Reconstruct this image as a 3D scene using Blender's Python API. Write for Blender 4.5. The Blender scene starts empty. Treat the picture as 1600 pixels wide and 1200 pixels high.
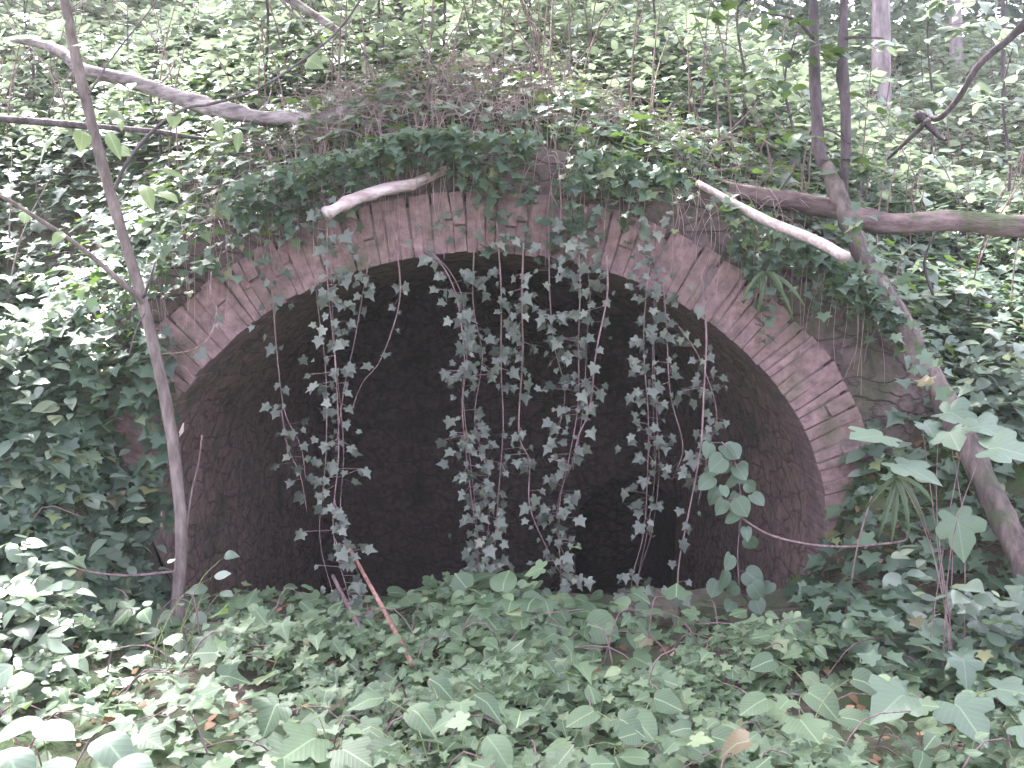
import bpy, bmesh, math, random
import numpy as np
from math import radians, pi, sin, cos
random.seed(11)
RNG = np.random.default_rng(7)
S = bpy.context.scene
COL = S.collection

# ------------------------------------------------------------------ camera, sky, sun
EYE, PITCH, FPX = 1.30, radians(5.0), 1716.0
cam_d = bpy.data.cameras.new("camera"); cam = bpy.data.objects.new("camera", cam_d); COL.objects.link(cam)
cam.location = (0, 0, EYE); cam.rotation_euler = (pi/2 - PITCH, 0, 0)
cam_d.sensor_width = 36; cam_d.lens = 36*FPX/1600; cam_d.clip_end = 2000; cam_d.clip_start = 0.05
S.camera = cam
W = bpy.data.worlds.new("World"); S.world = W; W.use_nodes = True
nt = W.node_tree; bg = nt.nodes["Background"]
sky = nt.nodes.new("ShaderNodeTexSky"); sky.sky_type = 'NISHITA'; sky.sun_disc = False
SUN_EL, SUN_AZ = radians(56), radians(-28)         # azimuth from +Y, negative = towards the left
sky.sun_elevation = SUN_EL; sky.sun_rotation = SUN_AZ
sky.dust_density = 4.0; sky.air_density = 1.0; sky.ozone_density = 1.0
hs = nt.nodes.new("ShaderNodeHueSaturation"); hs.inputs["Saturation"].default_value = 0.38      # thin cloud greys the sky
tm = nt.nodes.new("ShaderNodeMix"); tm.data_type = 'RGBA'; tm.blend_type = 'MULTIPLY'; tm.inputs[0].default_value = 1; tm.inputs[7].default_value = (1.0, .94, 1.07, 1)
nt.links.new(sky.outputs[0], hs.inputs["Color"]); nt.links.new(hs.outputs[0], tm.inputs[6]); nt.links.new(tm.outputs[2], bg.inputs[0])
bg.inputs[1].default_value = 0.15
sd = bpy.data.lights.new("sun", 'SUN'); sd.energy = 4.9; sd.angle = radians(10); sd.color = (0.98, 1.0, 0.94)
sun = bpy.data.objects.new("sun", sd); COL.objects.link(sun)
sun.rotation_euler = (pi/2 - SUN_EL, 0, pi - SUN_AZ)
S.view_settings.view_transform = 'Standard'; S.view_settings.look = 'None'
S.view_settings.gamma = 1.0; S.view_settings.exposure = 3.3
S.view_settings.use_curve_mapping = False

def P(px, py, Y):
    """the point at distance Y in front of the camera that the photograph shows at (px, py) of 1600 x 1200"""
    dx = (px-800)/FPX; dv = (600-py)/FPX
    d = np.array([dx, cos(PITCH)+dv*sin(PITCH), -sin(PITCH)+dv*cos(PITCH)])
    return np.array([0, 0, EYE]) + d*(Y/d[1])

# ------------------------------------------------------------------ helpers
def sstep(a, b, x):
    t = np.clip((x-a)/(b-a), 0, 1); return t*t*(3-2*t)

def vnoise(x, y, seed=0):
    """smooth value noise, arrays in, about -1..1 out"""
    x = np.asarray(x, float); y = np.asarray(y, float)
    xi = np.floor(x).astype(np.int64); yi = np.floor(y).astype(np.int64)
    xf = x-xi; yf = y-yi
    def hsh(a, b):
        n = (a*374761393 + b*668265263 + seed*974711) & 0x7fffffff
        n = ((n ^ (n >> 13))*1274126177) & 0x7fffffff
        n = n ^ (n >> 16)
        return (n % 65536)/32768.0 - 1
    u = xf*xf*(3-2*xf); v = yf*yf*(3-2*yf)
    return (hsh(xi, yi)*(1-u)+hsh(xi+1, yi)*u)*(1-v) + (hsh(xi, yi+1)*(1-u)+hsh(xi+1, yi+1)*u)*v
def fbm(x, y, seed=0, n=3):
    r = 0; a = 1; 
    for i in range(n):
        r = r + a*vnoise(np.asarray(x)*2**i, np.asarray(y)*2**i, seed+i); a *= .5
    return r

def link(o, parent=None):
    COL.objects.link(o)
    if parent is not None: o.parent = parent
    return o
def tag(o, label=None, cat=None, group=None, kind=None):
    if label: o["label"] = label
    if cat: o["category"] = cat
    if group: o["group"] = group
    if kind: o["kind"] = kind
    return o
def empty(name, loc, label, cat, group=None):
    o = bpy.data.objects.new(name, None); o.location = loc; o.empty_display_size = .1
    link(o); return tag(o, label, cat, group)
def mesh_obj(name, v, f, mat, parent=None, smooth=False, uv=None):
    """v: n x 3, f: list of tuples or an int array (n x 3); world coordinates, made local to the parent"""
    v = np.asarray(v, float)
    off = np.zeros(3)
    if parent is not None: off = np.array(parent.location)
    me = bpy.data.meshes.new(name)
    if isinstance(f, np.ndarray):
        n = len(f); k = f.shape[1]
        me.vertices.add(len(v)); me.vertices.foreach_set("co", (v-off).astype(np.float32).ravel())
        me.loops.add(n*k); me.loops.foreach_set("vertex_index", f.astype(np.int32).ravel())
        me.polygons.add(n); me.polygons.foreach_set("loop_start", np.arange(0, n*k, k, dtype=np.int32))
        me.update(calc_edges=True)
    else:
        me.from_pydata((v-off).tolist(), [], f)
    if uv is not None:
        l = me.uv_layers.new(name="leaf")
        idx = np.zeros(len(me.loops), dtype=np.int32); me.loops.foreach_get("vertex_index", idx)
        l.data.foreach_set("uv", uv[idx].astype(np.float32).ravel())
    if smooth: me.polygons.foreach_set("use_smooth", np.ones(len(me.polygons), dtype=bool))
    me.materials.append(mat); me.validate()
    return link(bpy.data.objects.new(name, me), parent)

class MB:
    """collects tubes into one mesh"""
    def __init__(s): s.v = []; s.f = []
    def tube(s, pts, rad, seg=7, wob=.0, cap=True, sub=4, seed=0):
        pts = np.asarray(pts, float); rad = np.asarray(rad if np.ndim(rad) else [rad]*len(pts), float)
        if sub > 1 and len(pts) > 2:                                 # Catmull-Rom
            q = []; rr = []
            e = np.vstack([2*pts[0]-pts[1], pts, 2*pts[-1]-pts[-2]])
            for i in range(len(pts)-1):
                p0, p1, p2, p3 = e[i:i+4]
                for k in range(sub):
                    t = k/sub
                    q.append(.5*((2*p1)+(-p0+p2)*t+(2*p0-5*p1+4*p2-p3)*t*t+(-p0+3*p1-3*p2+p3)*t**3))
                    rr.append(rad[i]*(1-t)+rad[i+1]*t)
            q.append(pts[-1]); rr.append(rad[-1]); pts = np.array(q); rad = np.array(rr)
        elif sub > 1:
            t = np.linspace(0, 1, sub+1)[:, None]; pts = pts[0]*(1-t)+pts[1]*t; rad = rad[0]*(1-t[:, 0])+rad[1]*t[:, 0]
        n = len(pts); tg = np.gradient(pts, axis=0); tg /= np.linalg.norm(tg, axis=1)[:, None]+1e-9
        ref = np.array([0, 0, 1.]) if abs(tg[0, 2]) < .8 else np.array([1., 0, 0])
        b = len(s.v)
        a = np.linspace(0, 2*pi, seg, endpoint=False)
        ca = np.cross(tg[0], ref); ca /= np.linalg.norm(ca)
        for i in range(n):
            ca = ca - tg[i]*np.dot(ca, tg[i]); ca /= np.linalg.norm(ca); cb = np.cross(tg[i], ca)
            for k in range(seg):
                r = rad[i]*(1+wob*float(vnoise(k*1.7+seed*3.1, i*.6+seed)) + wob*.7*float(vnoise(i*1.3, seed*7+.5)))
                s.v.append(pts[i]+r*(ca*cos(a[k])+cb*sin(a[k])))
        for i in range(n-1):
            for k in range(seg):
                k2 = (k+1) % seg
                s.f.append((b+i*seg+k, b+i*seg+k2, b+(i+1)*seg+k2, b+(i+1)*seg+k))
        if cap:
            s.f.append(tuple(b+k for k in range(seg))[::-1]); s.f.append(tuple(b+(n-1)*seg+k for k in range(seg)))
        return s
    def build(s, name, mat, parent=None):
        return mesh_obj(name, np.array(s.v), s.f, mat, parent, smooth=True)

# ------------------------------------------------------------------ leaves
def outline(half, centre, soft=0, droop=.12, fold=.22):
    """half outline from the stalk to the tip -> (verts u,v,w ; tris): a fan of faces folded along the midrib"""
    for _ in range(soft):                                           # round the corners
        h2 = [half[0]]
        for p, q in zip(half, half[1:]): h2 += [(.78*p[0]+.22*q[0], .78*p[1]+.22*q[1]), (.22*p[0]+.78*q[0], .22*p[1]+.78*q[1])]
        half = h2[:1]+h2[2:-2]+[h2[-2], half[-1]]
    r = [(u, v) for u, v in half]; l = [(-u, v) for u, v in half[1:-1]][::-1]
    o = r + l
    vs = [(0, centre, .02)]
    for u, v in o: vs.append((u, v, fold*abs(u)*(.4+abs(u)) - droop*v*v))
    n = len(o); t = [(0, 1+i, 1+(i+1) % n) for i in range(n)]
    return np.array(vs), np.array(t)
T_IVY = outline([(0, .06), (.17, -.1), (.46, -.02), (.30, .20), (.58, .46), (.24, .50), (0, 1.0)], .3, soft=1)
T_OVAL = outline([(0, 0), (.11, .03), (.22, .11), (.31, .23), (.355, .37), (.35, .52), (.30, .66), (.21, .79), (.11, .90), (.04, .99), (0, 1.06)], .45, droop=.2)
T_ROUND = outline([(0, .05), (.12, -.02), (.26, -.02), (.39, .08), (.46, .24), (.47, .42), (.41, .60), (.30, .76), (.16, .88), (.05, .95), (0, 1.0)], .4, droop=.16)
T_LONG = outline([(0, 0), (.14, .2), (.2, .45), (.15, .75), (0, 1.15)], .45, droop=.25)
T_FAR = outline([(0, 0), (.34, .3), (.3, .62), (0, 1.0)], .4, droop=.15)
T_MAPLE = outline([(0, .12), (.10, .0), (.24, -.10), (.44, -.06), (.46, .06), (.38, .14), (.54, .20), (.72, .36), (.66, .46), (.62, .56),
                   (.46, .55), (.34, .54), (.38, .70), (.28, .80), (.18, .92), (.06, 1.04), (0, 1.10)], .28, soft=1, droop=.22, fold=.14)

def unit(a): return a/(np.linalg.norm(a, axis=-1, keepdims=True)+1e-9)
def leaf_arrays(pos, nrm, tip, size, tmpl, curl=1.1, width=.25, rng=RNG):
    tv, tf = tmpl; n = len(pos)
    z = unit(nrm); y = unit(tip - z*np.sum(tip*z, axis=1, keepdims=True)); x = np.cross(y, z)
    sw = size*(1+rng.uniform(-width, width, n)); sc = size*(1+rng.uniform(-curl, curl, n))
    v = (pos[:, None, :] + x[:, None, :]*(tv[None, :, 0, None]*sw[:, None, None])
         + y[:, None, :]*(tv[None, :, 1, None]*size[:, None, None]) + z[:, None, :]*(tv[None, :, 2, None]*sc[:, None, None]))
    f = tf[None]+ (np.arange(n)*len(tv))[:, None, None]
    uv = np.tile(tv[:, :2], (n, 1))
    return v.reshape(-1, 3), f.reshape(-1, 3), uv
class LB:
    """collects leaves into one mesh"""
    def __init__(s): s.v = []; s.f = []; s.u = []; s.n = 0
    def add(s, pos, nrm, tip, size, tmpl, **k):
        pos = np.atleast_2d(pos).astype(float)
        if len(pos) == 0: return s
        v, f, u = leaf_arrays(pos, np.atleast_2d(nrm), np.atleast_2d(tip), np.atleast_1d(size).astype(float), tmpl, **k)
        s.v.append(v); s.f.append(f+s.n); s.u.append(u); s.n += len(v); return s
    def build(s, name, mat, parent=None):
        return mesh_obj(name, np.vstack(s.v), np.vstack(s.f), mat, parent, uv=np.vstack(s.u), smooth=True)
def rdir(n, base, spread, rng=RNG):
    return unit(np.asarray(base, float)[None] + rng.normal(0, spread, (n, 3)))

# ------------------------------------------------------------------ materials
def new_mat(name):
    m = bpy.data.materials.new(name); m.use_nodes = True
    t = m.node_tree; p = t.nodes["Principled BSDF"]; return m, t, p
def ramp(t, fac, stops):
    r = t.nodes.new("ShaderNodeValToRGB"); e = r.color_ramp.elements
    while len(e) < len(stops): e.new(.5)
    for q, (x, c) in zip(e, stops): q.position = x; q.color = (*c, 1)
    t.links.new(fac, r.inputs[0]); return r.outputs[0]
def noise(t, scale, detail=6, vec=None, rough=.6):
    n = t.nodes.new("ShaderNodeTexNoise"); n.inputs["Scale"].default_value = scale
    n.inputs["Detail"].default_value = detail; n.inputs["Roughness"].default_value = rough
    if vec is not None: t.links.new(vec, n.inputs["Vector"])
    return n.outputs["Fac"]
def obj_vec(t, scale=(1, 1, 1)):
    c = t.nodes.new("ShaderNodeTexCoord"); m = t.nodes.new("ShaderNodeMapping"); m.inputs["Scale"].default_value = scale
    t.links.new(c.outputs["Object"], m.inputs[0]); return m.outputs[0]
def mixc(t, fac, a, b):
    m = t.nodes.new("ShaderNodeMix"); m.data_type = 'RGBA'
    if isinstance(fac, float): m.inputs[0].default_value = fac
    else: t.links.new(fac, m.inputs[0])
    for s, q in ((a, m.inputs[6]), (b, m.inputs[7])):
        if isinstance(s, tuple): q.default_value = (*s, 1)
        else: t.links.new(s, q)
    return m.outputs[2]
def bump(t, p, h, strength, dist=.01):
    b = t.nodes.new("ShaderNodeBump"); b.inputs["Strength"].default_value = strength; b.inputs["Distance"].default_value = dist
    t.links.new(h, b.inputs["Height"]); t.links.new(b.outputs[0], p.inputs["Normal"])
def leaf_mat(name, stops, rough=.42, trans=.28, tcol=(.16, .26, .05), vein=False):
    m, t, p = new_mat(name)
    g = t.nodes.new("ShaderNodeNewGeometry")
    c = ramp(t, g.outputs["Random Per Island"], stops)
    nz = noise(t, 9, 3, obj_vec(t))
    c = mixc(t, ramp(t, nz, [(.35, (0, 0, 0)), (.7, (.5, .5, .5))]), c, stops[0][1])
    if vein:
        uvn = t.nodes.new("ShaderNodeUVMap"); uvn.uv_map = "leaf"
        sp = t.nodes.new("ShaderNodeSeparateXYZ"); t.links.new(uvn.outputs[0], sp.inputs[0])
        ab = t.nodes.new("ShaderNodeMath"); ab.operation = 'ABSOLUTE'; t.links.new(sp.outputs[0], ab.inputs[0])
        k = t.nodes.new("ShaderNodeMath"); k.operation = 'MULTIPLY_ADD'; k.inputs[1].default_value = -.8
        t.links.new(ab.outputs[0], k.inputs[0]); t.links.new(sp.outputs[1], k.inputs[2])
        w = t.nodes.new("ShaderNodeMath"); w.operation = 'SINE'; mm = t.nodes.new("ShaderNodeMath"); mm.operation = 'MULTIPLY'
        mm.inputs[1].default_value = 48; t.links.new(k.outputs[0], mm.inputs[0]); t.links.new(mm.outputs[0], w.inputs[0])
        bump(t, p, w.outputs[0], .10, .001)
        rib = ramp(t, ab.outputs[0], [(.012, (1, 1, 1)), (.03, (0, 0, 0))]); lat = ramp(t, w.outputs[0], [(.93, (0, 0, 0)), (.99, (.55, .55, .55))])
        mxr = t.nodes.new("ShaderNodeMath"); mxr.operation = 'MAXIMUM'; t.links.new(rib, mxr.inputs[0]); t.links.new(lat, mxr.inputs[1])
        c = mixc(t, mxr.outputs[0], c, tuple(min(1, q*1.25) for q in stops[len(stops)//2][1]))
    t.links.new(c, p.inputs["Base Color"]); p.inputs["Roughness"].default_value = rough
    tr = t.nodes.new("ShaderNodeBsdfTranslucent"); tr.inputs[0].default_value = (*tcol, 1)
    mx = t.nodes.new("ShaderNodeMixShader"); mx.inputs[0].default_value = trans
    t.links.new(p.outputs[0], mx.inputs[1]); t.links.new(tr.outputs[0], mx.inputs[2])
    t.links.new(mx.outputs[0], t.nodes["Material Output"].inputs[0]); return m
def bark_mat(name, c1, c2, moss=None, moss_amt=.5, sc=30, stretch=(1, 1, .25), rough=.85):
    m, t, p = new_mat(name); v = obj_vec(t, stretch)
    a = noise(t, sc, 8, v); c = mixc(t, ramp(t, a, [(.35, (0, 0, 0)), (.65, (1, 1, 1))]), c1, c2)
    b2 = noise(t, 4, 4, obj_vec(t))
    c = mixc(t, ramp(t, b2, [(.4, (0, 0, 0)), (.75, (.6, .6, .6))]), c, tuple(x*.45 for x in c1))
    if moss:
        n = noise(t, 5, 6, obj_vec(t)); c = mixc(t, ramp(t, n, [(1-moss_amt-.08, (0, 0, 0)), (1-moss_amt+.08, (1, 1, 1))]), c, moss)
    t.links.new(c, p.inputs["Base Color"]); p.inputs["Roughness"].default_value = rough
    bump(t, p, a, 1, .02); return m

IVY = leaf_mat("ivy_leaf", [(0, (.035, .06, .042)), (.5, (.065, .105, .072)), (.92, (.11, .165, .11)), (.975, (.20, .23, .10)), (1, (.18, .10, .06))], rough=.42)
IVY_HANG = leaf_mat("hanging_ivy_leaf", [(0, (.045, .056, .044)), (.5, (.092, .108, .086)), (.985, (.155, .172, .135)), (1, (.30, .31, .16))], rough=.4, trans=.2, tcol=(.16,.18,.13))
HILL_LEAF = leaf_mat("hill_leaf", [(0, (.08, .115, .085)), (.5, (.16, .205, .16)), (.85, (.26, .31, .25)), (1, (.36, .40, .22))], rough=.3, trans=.34, tcol=(.27, .33, .21))  # greens paled: the washed-out brightness of the slope is put into the colour
LIME = leaf_mat("lime_leaf", [(0, (.09, .14, .055)), (1, (.18, .235, .10))], rough=.4, trans=.4, tcol=(.25, .32, .11), vein=True)
SYC = leaf_mat("sycamore_leaf", [(0, (.06, .095, .065)), (1, (.10, .145, .095))], rough=.5, trans=.2, vein=True)
FORE = leaf_mat("foreground_leaf", [(0, (.04, .07, .038)), (.5, (.082, .13, .068)), (.95, (.15, .21, .115)), (.99, (.22, .27, .14)), (1, (.16, .10, .07))], rough=.5, vein=True)
FERN = leaf_mat("fern_frond", [(0, (.035, .062, .03)), (1, (.06, .09, .042))], rough=.5)
DEAD = leaf_mat("dead_leaf", [(0, (.10, .05, .03)), (.6, (.22, .11, .06)), (1, (.40, .26, .16))], rough=.7, trans=.1, tcol=(.3, .15, .05))
FAR = leaf_mat("far_leaf", [(0, (.12, .165, .14)), (.6, (.20, .255, .215)), (1, (.30, .36, .30))], tcol=(.27, .33, .25), rough=.4, trans=.35)  # paled likewise, bleached brightness of the distance painted into the leaves
B_DARK = bark_mat("dark_bark", (.05, .036, .042), (.13, .10, .11))
B_SAP = bark_mat("sapling_bark", (.09, .068, .062), (.21, .165, .155), sc=40)
B_LEAN = bark_mat("leaning_bark", (.045, .034, .032), (.17, .125, .115), moss=(.05, .07, .03), moss_amt=.40)
B_LOG = bark_mat("log_bark", (.10, .075, .08), (.42, .36, .36), stretch=(.3, 1, 1))
B_MOSS = bark_mat("mossy_log_bark", (.10, .065, .065), (.26, .18, .18), moss=(.055, .08, .028), moss_amt=.40, stretch=(.3, 1, 1))
B_PALE = bark_mat("bare_wood", (.34, .25, .24), (.62, .52, .50), stretch=(.3, 1, 1))
B_VINE = bark_mat("vine_stem", (.13, .08, .085), (.30, .20, .20), sc=60)
B_STALK = bark_mat("dry_stalk", (.20, .14, .13), (.40, .30, .28), sc=40)
B_GREEN = bark_mat("green_stem", (.12, .15, .05), (.24, .27, .12), sc=60)
B_BACK = bark_mat("grey_bark", (.16, .12, .13), (.36, .30, .31), sc=18)
B_RED = bark_mat("reddish_cane", (.20, .09, .07), (.36, .20, .17), sc=50)

def earth_mat():
    m, t, p = new_mat("woodland_earth"); v = obj_vec(t)
    a = noise(t, 14, 9, v); c = ramp(t, a, [(.3, (.022, .016, .013)), (.55, (.06, .042, .034)), (.75, (.11, .08, .065))])
    b = noise(t, 2.2, 6, v); c = mixc(t, ramp(t, b, [(.42, (0, 0, 0)), (.6, (1, 1, 1))]), c, (.03, .055, .014))
    t.links.new(c, p.inputs["Base Color"]); p.inputs["Roughness"].default_value = .95; bump(t, p, a, 1, .03); return m
EARTH = earth_mat()
def stone_mat(name, base, light, dark, moss, moss_amt, streak=0.4):
    m, t, p = new_mat(name); v = obj_vec(t); g = t.nodes.new("ShaderNodeNewGeometry")
    a = noise(t, 22, 9, v); c = ramp(t, a, [(.3, dark), (.5, base), (.72, light)])
    c = mixc(t, ramp(t, g.outputs["Random Per Island"], [(0, (.0, 0, 0)), (1, (.45, .45, .45))]), c, tuple(x*.62 for x in base))
    b = noise(t, 3.0, 7, v); c = mixc(t, ramp(t, b, [(.62-moss_amt*.4, (0, 0, 0)), (.80-moss_amt*.4, (.85, .85, .85))]), c, moss)
    s = noise(t, 7, 5, obj_vec(t, (3, 3, .25))); c = mixc(t, ramp(t, s, [(.5, (0, 0, 0)), (.72, (streak, streak, streak))]), c, dark)
    t.links.new(c, p.inputs["Base Color"]); p.inputs["Roughness"].default_value = .9
    f = noise(t, 60, 6, v); ad = t.nodes.new("ShaderNodeMath"); ad.operation = 'ADD'; t.links.new(a, ad.inputs[0]); t.links.new(f, ad.inputs[1])
    bump(t, p, ad.outputs[0], .8, .01); return m
STONE = stone_mat("arch_stone", (.22, .138, .136), (.32, .218, .21), (.085, .062, .06), (.065, .075, .035), .22)
def crackle(m, sc, depth):
    t = m.node_tree; p = t.nodes['Principled BSDF']; vo = t.nodes.new('ShaderNodeTexVoronoi'); vo.feature = 'DISTANCE_TO_EDGE'; vo.inputs['Scale'].default_value = sc
    ov = obj_vec(t, (1, 1, 1.9)); nn = t.nodes.new('ShaderNodeTexNoise'); nn.inputs['Scale'].default_value = 4; nn.inputs['Detail'].default_value = 5; t.links.new(ov, nn.inputs['Vector'])
    t.links.new(mixc(t, .22, ov, nn.outputs['Color']), vo.inputs['Vector']); r = ramp(t, vo.outputs[0], [(.0, (.35, .35, .35)), (.07, (1, 1, 1))])
    old = p.inputs['Base Color'].links[0].from_socket; t.links.new(mixc(t, r, (.05, .037, .035), old), p.inputs['Base Color'])
    nb = p.inputs['Normal'].links[0].from_node; b = t.nodes.new('ShaderNodeBump'); b.inputs['Strength'].default_value = 1; b.inputs['Distance'].default_value = depth
    t.links.new(r, b.inputs['Height']); t.links.new(nb.outputs[0], b.inputs['Normal']); t.links.new(b.outputs[0], p.inputs['Normal'])
SILLM = stone_mat('sill_stone', (.15, .105, .095), (.22, .165, .15), (.06, .045, .042), (.05, .07, .028), .55)
MORTAR = stone_mat("mortar", (.15, .11, .108), (.20, .15, .15), (.08, .06, .058), (.06, .07, .03), .2)
WALL = stone_mat("rubble_wall", (.12, .085, .08), (.20, .14, .14), (.05, .036, .034), (.045, .065, .022), .35)
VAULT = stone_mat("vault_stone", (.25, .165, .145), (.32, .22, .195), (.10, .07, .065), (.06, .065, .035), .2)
crackle(WALL, 7.5, .012); crackle(VAULT, 7, .010)
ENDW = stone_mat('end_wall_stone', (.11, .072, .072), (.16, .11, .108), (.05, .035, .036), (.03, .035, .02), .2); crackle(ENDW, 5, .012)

# ------------------------------------------------------------------ terrain
XC, FACE = -0.12, 4.42
AA, BB, ZS = 1.40, 1.17, 0.27          # the opening: half width, rise, springing height
RING = .235
def hill(x, y):
    dx = x-XC
    cap = np.maximum(1.86 - .265*dx*dx, .78)
    right = sstep(.2, 3.5, x)
    slope = .43*(1-right) + .20*right
    d = np.maximum(y-4.75, 0)
    z = cap + .14*sstep(4.5, 4.9, y)
    base = 1.72 - .42*sstep(.8, 2.6, x) - .25*sstep(1.2, 3., -x)
    k = sstep(4.7, 6.2, y); z = z*(1-k) + base*k
    z = z + slope*np.minimum(d, 9) + .16*right*np.clip(d-2.5, 0, 16) + .12*slope*np.maximum(d-9, 0)
    return z + .10*fbm(x*.9, y*.9, 3)*sstep(4.6, 5.4, y) + .03*fbm(x*4, y*4, 9, 2)
def front(x, y):
    z = .02 + .07*fbm(x*1.1, y*1.1, 21) + .025*fbm(x*5, y*5, 5, 2)
    z = z - .10*sstep(3.6, 4.3, y)*sstep(-.5, .3, x) + .11*np.exp(-((x+.05)/.40)**2 - ((y-4.2)/.32)**2)       # heap of earth in the mouth
    z = z + .12*np.exp(-((x+1.15)/.45)**2 - ((y-2.9)/.4)**2)
    z = z + .50*sstep(1.15, 2.2, -x)*sstep(2.2, 4.2, y) + .34*sstep(1.3, 2.3, x)*sstep(2.6, 4.4, y)
    z = z + .66*sstep(1.12, 1.44, x)*sstep(3.75, 4.36, y) + .6*sstep(1.40, 1.66, -x)*sstep(3.7, 4.36, y)
    return z - .1*sstep(2.4, 0, y)
def ground_z(x, y):
    x = np.asarray(x, float); y = np.asarray(y, float)
    side = np.where(x < XC, sstep(1.50, 2.15, np.abs(x-XC)), sstep(1.62, 2.3, np.abs(x-XC)))
    y0 = FACE+.03 - side*1.05; y1 = FACE+.09 + side*.75
    s = sstep(0, 1, (y-y0)/(y1-y0))
    return front(x, y)*(1-s) + hill(x, y)*s
gx = np.concatenate([np.linspace(-160, -8, 16), np.linspace(-7.6, -2.7, 30), np.linspace(-2.6, 2.6, 131), np.linspace(2.7, 7.6, 30), np.linspace(8, 160, 16)])
gy = np.concatenate([np.linspace(-40, .8, 10), np.linspace(1, 4.30, 70), np.linspace(4.35, 4.65, 16), np.linspace(4.7, 9, 60), np.linspace(9.3, 20, 25), np.linspace(22, 260, 14)])
X, Y = np.meshgrid(gx, gy); Z = ground_z(X, Y)
gv = np.stack([X, Y, Z], -1).reshape(-1, 3); nxg = len(gx); gf = []
for j in range(len(gy)-1):
    for i in range(nxg-1):
        if abs(gx[i]+.02-XC) < 1.63 and gy[j+1] > 4.44 and gy[j] < FACE+.085: continue     # the portal stands here
        a = j*nxg+i; gf.append((a, a+1, a+nxg+1, a+nxg))
g = mesh_obj("ground", gv, gf, EARTH, smooth=True); tag(g, kind="structure")

# ------------------------------------------------------------------ the arch
def ell(t, off=0.0):      # t: 0 = right springing, pi = left; offset outwards along the normal
    x = AA*cos(t); z = BB*sin(t); nx = cos(t)/AA; nz = sin(t)/BB; l = math.hypot(nx, nz)
    return np.array([XC + x + off*nx/l, ZS + z + off*nz/l])
portal = empty("stone_arch", (XC, FACE, 0), "low round arch of mauve stone under ivy, open to a dark vault", "arch")
# voussoirs: equal arc steps
ts = np.linspace(0, pi, 1200); pts = np.array([ell(t, RING*.4) for t in ts]); ar = np.concatenate([[0], np.cumsum(np.linalg.norm(np.diff(pts, axis=0), axis=1))])
cuts = [0.0]; R2 = random.Random(5)
while cuts[-1] < ar[-1]-.06: cuts.append(cuts[-1]+R2.uniform(.034, .06))
cuts[-1] = ar[-1]; tcs = np.interp(cuts, ar, ts)
bm = bmesh.new()
def block(quad, y0, y1):
    """quad: 4 (x,z) points; bevelled block from y0 to y1"""
    vs = [bm.verts.new((x, y0, z)) for x, z in quad] + [bm.verts.new((x, y1, z)) for x, z in quad]
    for q in ((0, 1, 2, 3), (7, 6, 5, 4), (0, 4, 5, 1), (1, 5, 6, 2), (2, 6, 7, 3), (3, 7, 4, 0)): bm.faces.new([vs[k] for k in q])
for i in range(len(tcs)-1):
    gap = R2.uniform(.0004, .0011) if tcs[i] > .75 else R2.uniform(.0006, .003)
    sp = (tcs[i+1]-tcs[i])*.03
    t0, t1 = tcs[i]+gap/1.2, tcs[i+1]-gap/1.2
    o = RING + R2.uniform(-.009, .009); ins = R2.uniform(-.004, .006)
    y0 = FACE-.05 + R2.uniform(-.007, .007)
    tw = R2.uniform(-.012, .012)
    if R2.random() < .16:      # two shorter stones in the ring's depth
        mid = o*R2.uniform(.42, .6)
        block([ell(t0, ins), ell(t1, ins), ell(t1, mid-.004), ell(t0, mid-.004)], y0, FACE+.28)
        block([ell(t0, mid+.004), ell(t1, mid+.004), ell(t1+tw, o), ell(t0+tw, o)], y0+R2.uniform(-.01, .01), FACE+.28)
    else:
        block([ell(t0, ins), ell(t1, ins), ell(t1+tw, o), ell(t0+tw, o)], y0, FACE+.28)
for s in (-1, 1):                                                  # jambs below the springing
    z = ZS
    while z > -.35:
        h = R2.uniform(.06, .12); x0 = XC+s*(AA+R2.uniform(-.01, .01)); x1 = XC+s*(AA+RING+R2.uniform(-.03, .03))
        if s > 0: block([(x0, z-h+.006), (x1, z-h+.006), (x1, z-.004), (x0, z-.004)], FACE-.05+R2.uniform(-.01, .01), FACE+.28)
        else: block([(x1, z-h+.006), (x0, z-h+.006), (x0, z-.004), (x1, z-.004)], FACE-.05+R2.uniform(-.01, .01), FACE+.28)
        z -= h
bmesh.ops.bevel(bm, geom=bm.edges[:], offset=.004, segments=2, affect='EDGES', profile=.6)
bmesh.ops.subdivide_edges(bm, edges=[e for e in bm.edges if e.calc_length() > .05], cuts=2, use_grid_fill=True)
for v in bm.verts:
    n = float(fbm(v.co.x*14+v.co.y*5, v.co.z*14, 40)); v.co.y -= .006*n; v.co.x += .003*float(vnoise(v.co.z*20, v.co.y*20, 2)); v.co.z += .003*float(vnoise(v.co.x*20, v.co.y*20, 3))
bmesh.ops.recalc_face_normals(bm, faces=bm.faces[:])
v = np.array([q.co[:] for q in bm.verts]); bm.verts.index_update(); f = [tuple(q.index for q in p.verts) for p in bm.faces]; bm.free()
mesh_obj("arch_ring", v, f, STONE, portal)
# mortar bed between the stones (set back)
tt = np.linspace(0, pi, 80); vv = []; ff = []
for t in tt:
    for off, y in ((.006, FACE-.041), (RING-.035, FACE-.041), (RING-.045, FACE+.27), (.006, FACE+.27)):
        p = ell(t, off); vv.append((p[0], y, p[1]))
for i in range(len(tt)-1):
    for k in range(4): a = i*4+k; b = i*4+(k+1) % 4; ff.append((a, b, b+4, a+4))
ff += [(0, 1, 2, 3), tuple(len(vv)-4+k for k in range(4))]
mesh_obj("mortar_bed", vv, ff, MORTAR, portal)
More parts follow.
